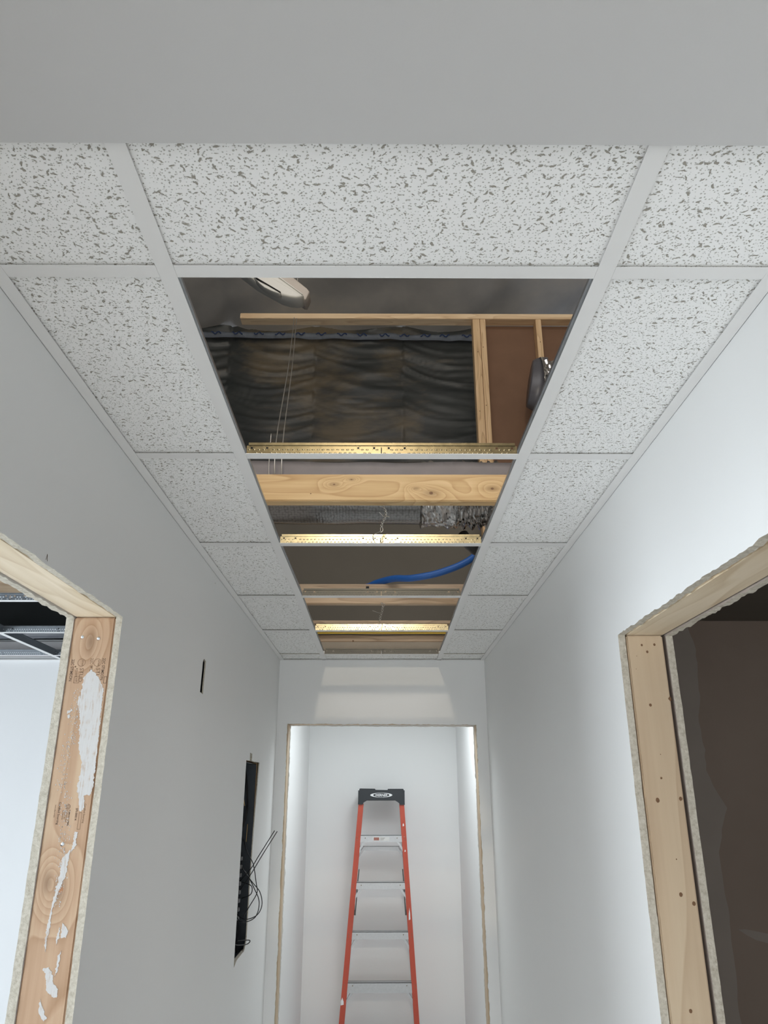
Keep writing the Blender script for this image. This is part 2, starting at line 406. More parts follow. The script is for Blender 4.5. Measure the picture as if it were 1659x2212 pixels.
for i in range(420):       # trowel-mesh dimples of compound
    z = rs.uniform(1.56, 1.96); x = -.607+.006*math.sin(z*9)+rs.gauss(0, .006)-(0.012 if z < 1.85 and z > 1.76 else 0)
    if x < -.638 or x > -.562: continue
    q = rs.uniform(.35, .8); sheet(bm, [(x-.0010*q, z-.0006*q), (x-.0008*q, z+.0010*q), (x+.0003*q, z+.0021*q), (x+.0011*q, z+.0002*q), (x+.0004*q, z-.0017*q)], [], fY, -.0002, .0004, 0, 0)
tag(obj('plaster_speckle', bm, SMEAR, SL), kind='stuff')
# lettering stamped on stud faces: runs downwards
def text_part(s, size, fn, mat, parent, name='stamped_text', shear=0., bold=.00012, sx=1.):
    cu = bpy.data.curves.new(name, 'FONT'); cu.body = s; cu.size = size; cu.shear = shear; cu.offset = bold; cu.resolution_u = 2
    to = bpy.data.objects.new('tmp_text', cu); COL.objects.link(to)
    dg = bpy.context.evaluated_depsgraph_get(); me = bpy.data.meshes.new_from_object(to.evaluated_get(dg))
    bpy.data.objects.remove(to)
    bm = bmesh.new(); bm.from_mesh(me); bpy.data.meshes.remove(me)
    for v in bm.verts: v.co = Vector(fn(v.co.x*sx, v.co.y))
    return obj(name, bm, mat, parent, recalc=False)
def ring_on(cx, cz, r, wd, fn3, mat, parent, name='stamped_ring', sq=1.):
    bm = bmesh.new(); n = 28; a = []; b = []
    for k in range(n):
        t = 2*math.pi*k/n
        a.append(bm.verts.new(fn3(cx+r*math.cos(t), cz+r*sq*math.sin(t)))); b.append(bm.verts.new(fn3(cx+(r-wd)*math.cos(t), cz+(r-wd)*sq*math.sin(t))))
    for k in range(n): bm.faces.new((a[k], a[(k+1) % n], b[(k+1) % n], b[k]))
    return obj(name, bm, mat, parent, recalc=False)
YS = DL1+.00036
fs = lambda x0, z0: (lambda a, b: (x0+b, YS, z0-a))          # text along -Z
f3 = lambda x, z: (x, YS-.00004, z)
text_part('22C STIMSON', .0085, fs(-.5735, 2.0215), INK, SL, sx=.86)
text_part('22C STIMSON', .0085, fs(-.5985, 2.0215), INKF, SL, sx=.86)
text_part('22C STIMSON', .0085, fs(-.6375, 2.0190), INK, SL, sx=.86)
text_part('STUD', .0115, fs(-.6180, 2.0015), INKF, SL, sx=1.0)
text_part('STUD', .0115, fs(-.5840, 2.0015), INKF, SL, sx=1.0)
text_part('KD-HT', .0065, fs(-.6265, 2.001), INKF, SL, sx=.9)
for cx in (-.6165, -.5835):
    ring_on(cx, 2.0125, .0082, .0009, f3, INKF, SL); text_part('WWP', .0052, fs(cx+.0005, 2.0182), INKF, SL)
    ring_on(cx-.0115, 2.004, .0018, .0016, f3, INKF, SL)
def rect_line(x0, x1, z0, z1, wd, mat, parent):
    bm = bmesh.new()
    for a in ((x0, x1, z1-wd, z1), (x0, x1, z0, z0+wd), (x0, x0+wd, z0, z1), (x1-wd, x1, z0, z1)):
        bm.faces.new([bm.verts.new(f3(a[0], a[2])), bm.verts.new(f3(a[1], a[2])), bm.verts.new(f3(a[1], a[3])), bm.verts.new(f3(a[0], a[3]))])
    obj('stamped_frame', bm, mat, parent, recalc=False)
rect_line(-.6275, -.6165, 1.9705, 1.9835, .0009, INKF, SL); text_part('HT', .006, fs(-.6245, 1.981), INKF, SL)
rect_line(-.5665, -.5600, 1.9700, 1.9840, .0009, INK, SL)
# second stamp
text_part('Certified Sourcing', .0058, fs(-.6215, 1.7430), INK, SL, sx=.95)
text_part('www.sfiprogram', .0036, fs(-.6285, 1.7380), INKF, SL, sx=.95)
ring_on(-.6035, 1.7345, .0048, .0008, f3, INK, SL); ring_on(-.6035, 1.7345, .0026, .0007, f3, INK, SL)
text_part('SUSTAINABLE', .0036, fs(-.6050, 1.7285), INKF, SL); text_part('FORESTRY', .0036, fs(-.6090, 1.7285), INKF, SL)
text_part('INITIATIVE', .0036, fs(-.6130, 1.7285), INKF, SL)
text_part('STIMSON LUMBER', .0040, fs(-.6005, 1.7290), INK, SL, sx=.9)
text_part('SFI-00014', .0058, fs(-.5875, 1.7320), INK, SL, sx=.95)
text_part('Certified Sourcing', .0050, fs(-.5720, 1.7400), INKF, SL, sx=.95)
rect_line(-.5805, -.5745, 1.6935, 1.7240, .0007, INKF, SL)
# pencil marks on the left wall
def pencil(pts, name):
    bm = bmesh.new(); tube(bm, [fL(y, z, -.0003) for y, z in pts], .0004, 5); obj(name, bm, INK, WL)
pencil([(1.176, 2.115), (1.178, 2.125), (1.182, 2.114)], 'pencil_mark'); pencil([(2.395, 2.407), (2.396, 2.411)], 'pencil_mark')
# back wall with doorway
YB = 4.07
fB = lambda x, z, d: (x, YB+d, z)
def back_outline(xa, xb, zt, s, ztop, amp=.0028):
    xa2, xb2 = xa-.003, xb+.008
    return ([(-.70, 0), (xa2, 0)] + jag((xa2, 0), (xa, zt), .011, amp, s, 30)[1:] + jag((xa, zt), (xb, zt-.006), .010, .0022, s+1, 45)
        + jag((xb, zt-.006), (xb2, 0), .011, amp, s+2, 30) + [(xb2, 0), (.72, 0), (.72, ztop), (-.70, ztop)])
bm = bmesh.new(); sheet(bm, back_outline(-.4800, .5100, 2.1070, 41.3, 2.458), [], fB, 0, .016)
WB = obj('wall_back', bm, [WHITE, CORE], keep=True); tag(WB, kind='structure')
bm = bmesh.new(); sheet(bm, back_outline(-.4735, .5070, 2.1060, 52.3, 2.538), [], fB, .105, .121)
obj('drywall_back_sheet', bm, [WHITE, CORE], WB, keep=True)
obj('bare_drywall_strip', boxm(-.70, .72, YB+.001, YB+.0145, 2.459, 2.5375), plain('bare_tan_drywall', (.40, .345, .27), .9, var=.12, sc=9), WB, 'unpainted tan drywall above the ceiling line')
lumber('door_stud', -.518, -.4772, 4.087, 4.174, 0, 2.108, STUDR, WB)
lumber('door_stud', .5105, .549, 4.087, 4.174, 0, 2.104, STUDR, WB)
lumber('door_header', -.52, .55, 4.087, 4.174, 2.1085, 2.19, PINEP, WB)
TP = lumber('top_plate', -1.2, 1.3, 4.076, 4.165, 2.539, 2.577, PINEP, WB, 'pine top plate above the far wall')
TP2 = lumber('top_plate', -1.2, 1.3, 4.078, 4.167, 2.578, 2.628, PINEP, WB, 'upper pine plate above the far wall')
disc_on_y(-.142, 2.545, 4.076, .006, KNOT, TP, 'knot', .0004)
# header ceiling of painted drywall towards the camera
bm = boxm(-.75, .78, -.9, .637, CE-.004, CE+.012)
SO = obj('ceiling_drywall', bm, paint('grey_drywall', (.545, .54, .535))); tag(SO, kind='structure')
# floor
FL = obj('floor', boxm(-5.2, 5.2, -5.2, 6.8, -.05, 0), FLOORM); tag(FL, kind='structure')
# wall angles
def trim(name, fnx, side, y0, y1):
    bm = bmesh.new(); n = 12
    for (a0, a1, z0, z1) in ((0, .0225, CE, CE+.0006), (0, .0008, CE, CE+.022)):
        prev = None
        for i in range(n+1):
            y = y0+(y1-y0)*i/n; x = fnx(y)
            ring = [bm.verts.new((x+side*(a0+.0002), y, z0)), bm.verts.new((x+side*a1, y, z0)), bm.verts.new((x+side*a1, y, z1)), bm.verts.new((x+side*(a0+.0002), y, z1))]
            if prev:
                for k in range(4): bm.faces.new((prev[k], prev[(k+1) % 4], ring[(k+1) % 4], ring[k]))
            else: bm.faces.new(ring)
            prev = ring
        bm.faces.new(prev)
    o = obj(name, bm, TEEW); tag(o, kind='structure'); return o
trim('trim_1', XL, 1, .637, 3.868); trim('trim_2', XL, 1, 3.870, 4.069)
trim('trim_3', XR, -1, .637, 3.842); trim('trim_4', XR, -1, 3.844, 4.069)
bm = bmesh.new(); box(bm, XL(4)+.023, XR(4)-.023, 4.048, 4.0695, CE, CE+.0006); box(bm, XL(4)+.023, XR(4)-.023, 4.069, 4.0698, CE, CE+.022)
tag(obj('trim_5', bm, TEEW), kind='structure')
# ---------------------------------------------------------------- suspended ceiling
CEIL = thing('ceiling', (0, 2.3, CE), kind='structure')
LEFT = [(.30, -.285), (.87, -.285), (1.47, -.2868), (2.07, -.2892), (2.69, -.2830), (3.30, -.2840), (4.06, -.2825)]
RIGHT = [(.30, .303), (.87, .303), (1.47, .298), (2.07, .2978), (2.69, .3007), (3.30, .3075), (4.06, .3096)]
def lerp(T, y):
    for (a, b), (c, d) in zip(T, T[1:]):
        if y <= c: return b+(d-b)*max(0, (y-a))/(c-a)
    return T[-1][1]
def main_tee(T, side):
    bm = bmesh.new()
    prof = [((0, .0245), (0, .0006)), ((.0115, .0130), (.0006, .032)), ((.0085, .0160), (.032, .038))]
    for (a0, a1), (z0, z1) in prof:
        prev = None
        for y, x in T:
            ring = [bm.verts.new((x+side*a0, y, CE+z0)), bm.verts.new((x+side*a1, y, CE+z0)), bm.verts.new((x+side*a1, y, CE+z1)), bm.verts.new((x+side*a0, y, CE+z1))]
            if prev:
                for k in range(4): bm.faces.new((prev[k], prev[(k+1) % 4], ring[(k+1) % 4], ring[k]))
            else: bm.faces.new(ring)
            prev = ring
        bm.faces.new(prev)
    bmesh.ops.recalc_face_normals(bm, faces=bm.faces)
    for f in bm.faces: f.material_index = 1 if f.calc_center_median().z > CE+.001 else 0
    return obj('main_tee', bm, [TEEW, GALVC], CEIL)
main_tee(LEFT, -1); main_tee(RIGHT, 1)
ROWS = [(.8485, .8735), (1.4555, 1.4825), (2.0625, 2.0910), (2.6740, 2.7050), (3.2860, 3.3180), (3.8825, 3.9080)]
def cross_tee(x0, x1, y0, y1, parent, zc=CE, web=True, mats=None, holes=True, hgt=.031, tilt=0.):
    mats = mats or [TEEW, GALV]
    bm = bmesh.new(); box(bm, x0, x1, y0, y1, zc, zc+.0006, 0)
    yc = (y0+y1)/2; L = x1-x0
    # bulb
    box(bm, x0+.004, x1-.004, yc-.0032, yc+.0032, zc+hgt-.006, zc+hgt, 1)
    z0, z1, zh = zc+.0006, zc+hgt-.006, zc+hgt-.0115
    hx = [x0+L*f for f in (.018, .075, .412, .471, .525, .584, .925, .982)] if holes else []
    xs = sorted([x0]+[x1]+[h+s for h in hx for s in (-.004, .004)]+([x0+L*.496, x0+L*.496+.0022] if holes else []))
    yw = yc-.0006
    def quad(a, b, c, d):
        bm.faces.new([bm.verts.new((a, yw, c)), bm.verts.new((b, yw, c)), bm.verts.new((b, yw, d)), bm.verts.new((a, yw, d))]).material_index = 1
    for a, b in zip(xs, xs[1:]):
        mid = (a+b)/2
        h = [q for q in hx if abs(q-mid) < .001]
        if h:
            q = h[0]; quad(a, b, z0, zh-.004); quad(a, b, zh+.004, z1)
            n = 12; ci = [bm.verts.new((q+.0026*math.cos(2*math.pi*k/n), yw, zh+.0026*math.sin(2*math.pi*k/n))) for k in range(n)]
            sq = []
            for k in range(n):
                c_, s_ = math.cos(2*math.pi*k/n), math.sin(2*math.pi*k/n); m = max(abs(c_), abs(s_))
                sq.append(bm.verts.new((q+.004*c_/m, yw, zh+.004*s_/m)))
            for k in range(n): bm.faces.new((ci[k], ci[(k+1) % n], sq[(k+1) % n], sq[k])).material_index = 1
        elif holes and abs(mid-(x0+L*.496+.0011)) < .0005: quad(a, b, z1-.004, z1)
        else: quad(a, b, z0, z1)
    for v in bm.verts: v.co.y += tilt*max(0, v.co.z-zc-.0006)
    o = obj('cross_tee', bm, mats, parent, recalc=False)
    if web:
        bm = bmesh.new(); n = int(L/.0105)
        for row in (0, 1):
            for i in range(n):
                x = x0+(i+.5+.5*row)*L/n
                if x > x1-.006 or any(abs(x-h) < .005 for h in hx) or abs(x-x0-L*.497) < .004: continue
                zc_ = zc+(.0075 if row else .0155)
                c = bm.verts.new((x, yw-.0011, zc_)); rg = [bm.verts.new((x+.0033*math.cos(k*math.pi/3), yw, zc_+.0020*math.sin(k*math.pi/3))) for k in range(6)]
                for k in range(6): bm.faces.new((c, rg[k], rg[(k+1) % 6]))
        for v in bm.verts: v.co.y += tilt*max(0, v.co.z-zc-.0006)
        tag(obj('stitching', bm, STITCHW if mats[1] is GALVR else mats[1], o, smooth=True), kind='stuff')
    return o
for i, (y0, y1) in enumerate(ROWS):
    xa, xb = lerp(LEFT, (y0+y1)/2), lerp(RIGHT, (y0+y1)/2)
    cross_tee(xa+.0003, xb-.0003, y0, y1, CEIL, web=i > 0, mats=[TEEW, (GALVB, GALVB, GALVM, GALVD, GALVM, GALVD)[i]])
    cross_tee(XL(y0)+.0228, xa-.0248, y0, y1, CEIL, web=False, holes=False)
    cross_tee(xb+.0248, XR(y0)-.0228, y0, y1, CEIL, web=False, holes=False)
def tile(x0, x1, y0, y1, dz=0.):
    z = CE+.0042+dz
    bm = boxm(x0, x1, y0, y1, z, z+.015)
    for v in bm.verts:
        if v.co.z < z+.001: v.co.z += .0006*nz(v.co.x*9, v.co.y*9)
    return obj('ceiling_tile', bm, TILE, CEIL)
edges = [.262]+[(a+b)/2 for a, b in ROWS]+[4.066]
for i in range(len(edges)-1):
    y0, y1 = edges[i]+.003, edges[i+1]-.003
    if i == 0: y0 = .640
    ym = (y0+y1)/2; xl, xr = lerp(LEFT, ym)-.0145, lerp(RIGHT, ym)+.0145
    tile(XL(ym)+.003, xl-.002, y0, y1); tile(xr+.002, XR(ym)-.003, y0, y1)
    if i in (0, len(edges)-2): tile(xl+.004, xr-.004, y0, y1)
# ---------------------------------------------------------------- things above the ceiling
def joist(name, x0, x1, y0, y1, z0, z1, mat, label, knots, cat='lumber', group=None):
    o = obj(name, bevelbox(x0, x1, y0, y1, z0, z1, .003, 2), mat); tag(o, label, cat, group)
    for (x, z, r) in knots: disc_on_y(x, z, y0, r, KNOT, o, 'knot', .0004, .75, 14, x*31)
    return o
J1 = joist('ceiling_joist', -1.1, 1.1, 1.955, 1.994, 2.527, 2.609, PINE, 'wide yellow pine joist with large knots in front of foil duct', [(-.128, 2.577, .0042), (-.079, 2.592, .0028), (-.193, 2.549, .0032), (.146, 2.551, .0085), (.319, 2.565, .0065)])
J2 = joist('ceiling_joist', -1.2, 1.2, 3.450, 3.488, 2.598, 2.694, PINEP, 'pale pine joist under the blue pipe, seen through two openings', [(-.20, 2.66, .003)])
# nailing block on joist 2
bm = bevelbox(-.062, -.048, 3.438, 3.4495, 2.668, 2.680, .001); tag(obj('cable_staple', bm, BLK), 'small black staple on the pale joist beside the blue pipe', 'staple')
def wire_thing(pts_list, label, name='hanger_wire', r=.0011, mat=WIRE, group=None, cat='wire', seg=6, sm=6):
    bm = bmesh.new()
    for pts in pts_list: tube(bm, catmull(pts, sm), r, seg)
    return tag(obj(name, bm, mat, smooth=True), label, cat, group)
def twist(x, y, z0, z1, turns, amp=.0025):
    A, B = [], []
    n = 26
    for i in range(n+1):
        t = i/n; z = z1+(z0-z1)*t; a = t*turns*2*math.pi; xx = x+.006*math.sin(t*5)
        A.append((xx+amp*math.cos(a), y+amp*math.sin(a), z)); B.append((xx-amp*math.cos(a), y-amp*math.sin(a), z))
    return A, B
A, B = twist(.012, 2.0, 2.462, 2.526, 3.5, .0032)
wire_thing([[(.010, 1.985, 2.532), (.014, 1.995, 2.525)]+A[1:]+[(.002, 2.0, 2.452), (-.012, 2.03, 2.456), (-.018, 2.062, 2.462), (-.017, 2.072, 2.452)], B+[(.010, 2.0, 2.455), (.004, 2.0, 2.449)],
            [(.016, 2.0, 2.500), (.028, 1.99, 2.492)], [(.012, 2.0, 2.497), (.0, 1.99, 2.506)]],
           'twisted hanger wire dropping from the wide yellow joist')
A, B = twist(.010, 3.43, 2.512, 2.600, 3.5, .0045)
wire_thing([[(.010, 3.46, 2.597)]+A+[(.012, 3.36, 2.478), (.014, 3.303, 2.471), (.014, 3.299, 2.455)], B, [(.004, 3.43, 2.548), (-.014, 3.42, 2.552), (-.031, 3.41, 2.556)], [(.010, 3.43, 2.568), (.027, 3.42, 2.586), (.018, 3.42, 2.592)]],
           'twisted hanger wire dropping from the pale joist beyond the blue pipe')
# hanging wires at the left of the large opening
wire_thing([[(-.6, 4.45, 4.90), (-.49, 3.5, 3.92), (-.394, 2.58, 3.01), (-.385, 2.58, 2.80)]], 'longer left of two straight wires hanging in front of the black insulation', r=.0024)
wire_thing([[(-.585, 4.46, 4.90), (-.47, 3.5, 3.92), (-.368, 2.58, 3.01), (-.362, 2.58, 2.80)]], 'right of two straight wires hanging in front of the black insulation', r=.0024)
wire_thing([[(-.413, 2.57, 3.045), (-.414, 2.57, 2.9), (-.402, 2.57, 2.82)]], 'short wire stub left of the two hanging wires', r=.002)
# insulated duct behind joist
DU = thing('insulated_duct', (0, 2.8, 2.9), 'silver bubble foil duct running behind the wide yellow joist', 'duct')
def foil_tube(x0, x1, yc, zc, r, n, seg, fn, name, mat, parent, label=None):
    bm = bmesh.new(); rings = []
    for i in range(n+1):
        x = x0+(x1-x0)*i/n; rg = []
        for k in range(seg):
            a = 2*math.pi*k/seg; q = r+fn(x, a)
            rg.append(bm.verts.new((x, yc+q*math.cos(a), zc+q*math.sin(a))))
        rings.append(rg)
    for a, b in zip(rings, rings[1:]):
        for k in range(seg): bm.faces.new((a[k], a[(k+1) % seg], b[(k+1) % seg], b[k]))
    return obj(name, bm, mat, parent, label, smooth=True)
def bubble_mat():
    t = NT('bubble_foil'); v = t.obj_coord(False)
    c = t.n('ShaderNodeSeparateXYZ', {0: v}); ang = t.math('MULTIPLY', t.math('ARCTAN2', c.outputs[2], c.outputs[1]), .125)
    uv = t.n('ShaderNodeCombineXYZ', {0: c.outputs[0], 1: ang, 2: 0.}).outputs[0]
    vo = t.n('ShaderNodeTexVoronoi', {'Vector': uv, 'Scale': 85., 'Randomness': .45}, voronoi_dimensions='2D')
    d = vo.outputs['Distance']
    t.bump(t.math('SUBTRACT', 1., d), .45, .0015)
    return t.set(Base_Color=t.mix(t.n('ShaderNodeMapRange', {'Value': d, 'From Min': .35, 'From Max': .6}).outputs[0], (.24, .235, .23), (.17, .165, .16)), Metallic=1., Roughness=.17)
BUB = bubble_mat()
foil_tube(-1.6, .19, 2.80, 2.895, .127, 90, 40, lambda x, a: .004*nz(x*7, math.cos(a)*2, math.sin(a)*2), 'jacket', BUB, DU)
bm = bmesh.new(); rings = []; n = 150; seg = 72
for i in range(n+1):
    x = .16+(1.15-.16)*i/n; rg = []
    for k in range(seg):
        a = 2*math.pi*k/seg; P = (x*16, math.cos(a)*2.1, math.sin(a)*2.1)
        q = .122+.011*nz(*P)+.020*abs(nz(P[0]*1.7+5, P[1]*2, P[2]*2))+(.010*math.sin(x*190) if x > .30 else 0)
        if i == 0: q = .118
        rg.append(bm.verts.new((x, 2.80+q*math.cos(a), 2.885+q*math.sin(a))))
    rings.append(rg)
for a, b in zip(rings, rings[1:]):
    for k in range(seg): bm.faces.new((a[k], a[(k+1) % seg], b[(k+1) % seg], b[k]))
obj('foil_sleeve', bm, FOIL, DU, 'crumpled shiny foil sleeve')
# grey poly strip resting on top of duct
bm = bmesh.new(); n = 60; prev = None
for i in range(n+1):
    x = -1.0+2.2*i/n; zt = 2.972+.008*nz(x*3)-.02*math.exp(-((x-.13)/.12)**2)*.5
    rg = [bm.verts.new((x, 2.650+.004*nz(x*9, j*.7), zt-.006-j*.022)) for j in range(5)]
    if prev:
        for k in range(4): bm.faces.new((prev[k], prev[k+1], rg[k+1], rg[k]))
    prev = rg
bmesh.ops.solidify(bm, geom=list(bm.faces), thickness=.003)
LAV = plain('grey_poly_wrap', (.42, .39, .40), .4, var=.2, sc=8)
obj('vapour_wrap', bm, LAV, DU, 'grey plastic wrap along the duct', smooth=True)
# blue pipe, black duct
tag(obj('blue_pipe', tubem([(.83, 3.25, 3.15), (.55, 3.28, 2.905), (.43, 3.31, 2.780), (.29, 3.33, 2.719), (.155, 3.36, 2.698), (.07, 3.42, 2.712), (-.01, 3.49, 2.7105), (-.08, 3.53, 2.695), (-.28, 3.56, 2.67)], .0160, 14, 8), BLUE, smooth=True), 'blue plastic pipe curving down onto the pale joist', 'pipe')
tag(obj('black_hose', tubem([(.33, 2.80, 2.715), (.37, 2.86, 2.692), (.43, 2.92, 2.69), (.7, 3.02, 2.72)], .024, 16, 8), BLK, smooth=True), 'thick black hose at the right edge above the blue pipe', 'hose')
tag(obj('black_hose', tubem([(-.52, 2.2, 2.75), (-.475, 2.32, 2.72), (-.43, 2.42, 2.60), (-.45, 2.5, 2.52)], .018, 12, 8), BLK, smooth=True), 'black hose at the left edge under the foil duct', 'hose')
# yellow cables on the far plate
for k, (y, z, lab) in enumerate([(4.055, 2.5915, 'yellow cable lying highest along the far top plate'), (4.060, 2.583, 'yellow cable lying lowest along the far top plate')]):
    pts = [(-.9+.15*i, y+.003*nz(i*.9, k), z+.0025*nz(i*.7, k*5)) for i in range(13)]
    tag(obj('yellow_cable', tubem(pts, .0052, 8, 4), YEL, smooth=True), lab, 'cable')
tag(obj('black_cable', tubem([(-.9+.15*i, 4.056+.002*nz(i*.9, 7), 2.5735+.0035*nz(i*.9, 3)) for i in range(13)], .0028, 8, 4), BLK, smooth=True), 'thin black cable under the yellow cables on the far plate', 'cable')
joist('ceiling_joist', -1.1, 1.1, 3.88, 3.918, 2.597, 2.6145, PINEP, 'thin pine strip crossing just before the far wall', [])
# ---- insulated outside wall and roof of the tall building
def cloth(name, x0, x1, y0, z0, z1, mat, parent=None):
    nx, nzv = 330, 190; bm = bmesh.new(); G = []
    for j in range(nzv+1):
        z = z0+(z1-z0)*j/nzv; row = []
        for i in range(nx+1):
            x = x0+(x1-x0)*i/nx
            u = ((x-.229)/.883) % 1.0; sag = math.sin(math.pi*u)
            top = max(0., min(1., (z-4.6)/1.5))
            d = .035*sag
            zz = z+.10*sag*(.4+top)+.16*(u-.5)*top
            bay = math.floor((x-.229)/.883)
            zz += .22*nz(x*.55, z*.8, 2)
            f = nz(x*.7+bay*.4, zz*5.5, bay*.5); g = nz(x*1.1+bay*.6, zz*12.0, 4+bay*.5)
            r1 = max(0, 1-5*abs(f))**1.5; r2 = max(0, 1-4*abs(g))**1.5
            d += (.004+.020*top)*r1+(.003+.010*top)*r2+.010*nz(x*1.5+bay, z*3)
            d += .02*nz(x*2, zz*2.5, 9)
            row.append(bm.verts.new((x, y0-d, z)))
        G.append(row)
    for a, b in zip(G, G[1:]):
        for k in range(nx): bm.faces.new((a[k], a[k+1], b[k+1], b[k]))
    return obj(name, bm, mat, parent, smooth=True, keep=True)
WI = cloth('wall_insulated', -4.0, 1.45, 6.6, 2.5, 6.30, POLYW); tag(WI, kind='structure')
TAPE = plain('pale_blue_seam_tape', (.42, .47, .55), .5, var=.25, sc=14)
bm = bmesh.new(); prev = None; n = 160
for i in range(n+1):
    x = -4+5.3*i/n; zt = 6.130-.035*((x+1.9)/2.8) + .012*nz(x*4); hh = .034+.010*nz(x*5, 3); yy = 6.48-.02*nz(x*6, 1)
    rg = [bm.verts.new((x, yy, zt+hh)), bm.verts.new((x, yy-.012, zt)), bm.verts.new((x, yy, zt-hh))]
    if prev:
        for k in range(2): bm.faces.new((prev[k], prev[k+1], rg[k+1], rg[k]))
    prev = rg
bmesh.ops.solidify(bm, geom=list(bm.faces), thickness=.004)
SE = obj('seam_tape', bm, TAPE, WI, 'pale blue printed tape along the seam', smooth=True)
BINK = plain('blue_print', (.02, .05, .16), .6)
for i in range(15):
    x = -1.85+i*.21+.03*nz(i*1.3); zt = 6.130-.035*((x+1.9)/2.8)
    bm = bmesh.new(); tube(bm, [(x+.10*t-.05, 6.445, zt+.014*math.sin(t*9+i)) for t in [k/8 for k in range(9)]], .0055, 5)
    obj('tape_print', bm, BINK, SE)
def roof():
    bm = bmesh.new(); G = []; ny, nx = 90, 230
    for j in range(ny+1):
        t = j/ny; y = 6.62-t*11.8; row = []
        for i in range(nx+1):
            x = -5.2+10.4*i/nx; u = ((x-.229+.25*0)/.883) % 1.0
            sag = math.sin(math.pi*u)
            d = -.09*sag-.05*(1-abs(nz(x*1.2+y*.8, y*1.1, 3))*2)*.8-.02*nz(x*4+y*3, y*2)
            row.append(bm.verts.new((x, y, 6.28+(6.62-y)*.085+d+.06)))
        G.append(row)
    for a, b in zip(G, G[1:]):
        for k in range(nx): bm.faces.new((a[k], a[k+1], b[k+1], b[k]))
    return obj('ceiling_roof', bm, POLYR, smooth=True, keep=True)
tag(roof(), kind='structure')
# ---- tall stud wall
WS = thing('wall_upper', (.7, 4.7, 2.6), kind='structure')
lumber('top_plate', -1.036, 2.6, 4.700, 4.789, 5.070, 5.115, PLATEW, WS, 'long pine plate with a free left end')
PX = [(.691, .743), (.7465, .786), (1.160, 1.200), (1.60, 1.64)]
for i, (a, b) in enumerate(PX):
    s = lumber('stud', a, b, 4.702, 4.789, 2.0, 5.069, PINEZ, WS)
    for k in range(5):
        zz = 2.9+k*.47+.2*nz(i*7.7, k*3.3); xx = (a+b)/2+.009*nz(k*5.1, i*2.2)*2
        disc_on_y(xx, zz, 4.702, .005, KNOT, s, 'knot', .0005, 1.2)
obj('drywall_back', boxm(.787, 2.6, 4.793, 4.806, 2.6, 5.069), KRAFT, WS, 'brown paper back of drywall')
for x, z in ((-.55, 5.083), (-.3, 5.092), (.1, 5.085), (.55, 5.10)): pass
# lower grey board wall beyond the far wall
obj('grey_board', boxm(-.75, 2.6, 4.88, 4.895, 2.45, 3.80), GREYGYP, WS, 'unpainted grey board')
# flexible duct end at right
FD = thing('flexible_duct', (1.15, 4.4, 4.37), 'dark flexible duct end with crumpled foil beside the plenum stud', 'duct')
def ell(cx, cy, cz, ax, rad, n=40): pass
bm = bmesh.new(); rings = []; seg = 36
for i in range(25):
    t = i/24; x = 1.02+.10*t; ry = .20*(.86+.14*math.sin(min(1, t*1.6)*math.pi/2)) ; rg = []
    for k in range(seg):
        a = 2*math.pi*k/seg; q = ry*(1+.03*nz(x*20, math.cos(a)*3, math.sin(a)*3))
        rg.append(bm.verts.new((x+.03*math.sin(a), 4.45+q*.55*math.cos(a), 4.37+q*math.sin(a))))
    rings.append(rg)
for a, b in zip(rings, rings[1:]):
    for k in range(seg): bm.faces.new((a[k], a[(k+1) % seg], b[(k+1) % seg], b[k]))
bm.faces.new(rings[0])
obj('duct_jacket', bm, plain('smoky_duct_jacket', (.10, .10, .115), .35, var=.3, sc=12), FD, smooth=True)
bm = bmesh.new(); rings = []; seg = 48
for i in range(50):
    t = i/49; x = 1.085+.16*t; rg = []
    for k in range(seg):
        a = 2*math.pi*k/seg; q = .175+.022*nz(x*30, math.cos(a)*4, math.sin(a)*4)+.018*nz(x*60, math.cos(a)*9, math.sin(a)*9)-.03*t
        rg.append(bm.verts.new((x, 4.40+q*.6*math.cos(a), 4.35+q*math.sin(a))))
    rings.append(rg)
for a, b in zip(rings, rings[1:]):
    for k in range(seg): bm.faces.new((a[k], a[(k+1) % seg], b[(k+1) % seg], b[k]))
obj('foil_end', bm, FOIL, FD, 'crumpled shiny foil')
obj('hanger_strap', bevelbox(1.19, 1.215, 4.44, 4.668, 4.545, 4.549, .001), GALVC, FD)
tag(obj('metal_plate', bevelbox(1.13, 1.50, 4.669, 4.698, 4.40, 4.66, .004), plain('dull_sheet_metal', (.36, .33, .32), .5, .3, var=.2, sc=9)), 'dull grey sheet metal plate above the flexible duct', 'sheet metal')
# ---- light fixture near roof
FX = thing('light_fixture', (-.5, 3.2, 4.2), 'long white unlit light fixture hanging under the roof liner', 'light fixture')
def fbody(outline, y0, y1, mat, name, label=None, bev=.012):
    # rounded body: outline in X, Z at the front, bevelled towards the viewer
    bm = bmesh.new(); vs = [bm.verts.new((x, y0, z)) for x, z in outline]
    f = bm.faces.new(vs); r = bmesh.ops.extrude_face_region(bm, geom=[f])
    for v in [g for g in r['geom'] if isinstance(g, bmesh.types.BMVert)]: v.co.y = y1
    fe = [e for e in bm.edges if all(abs(v.co.y-y0) < 1e-6 for v in e.verts)]
    bmesh.ops.bevel(bm, geom=fe, offset=bev, segments=4, affect='EDGES', profile=.6)
    return obj(name, bm, mat, FX, label, smooth=True)
fbody([(-1.05, 4.58), (-1.02, 4.55), (-.636, 4.220), (-.574, 4.180), (-.501, 4.134), (-.460, 4.121), (-.423, 4.116), (-.401, 4.122), (-.386, 4.131), (-.464, 4.200), (-.541, 4.262), (-.93, 4.60)], 3.17, 3.26, WHITEP, 'lens')
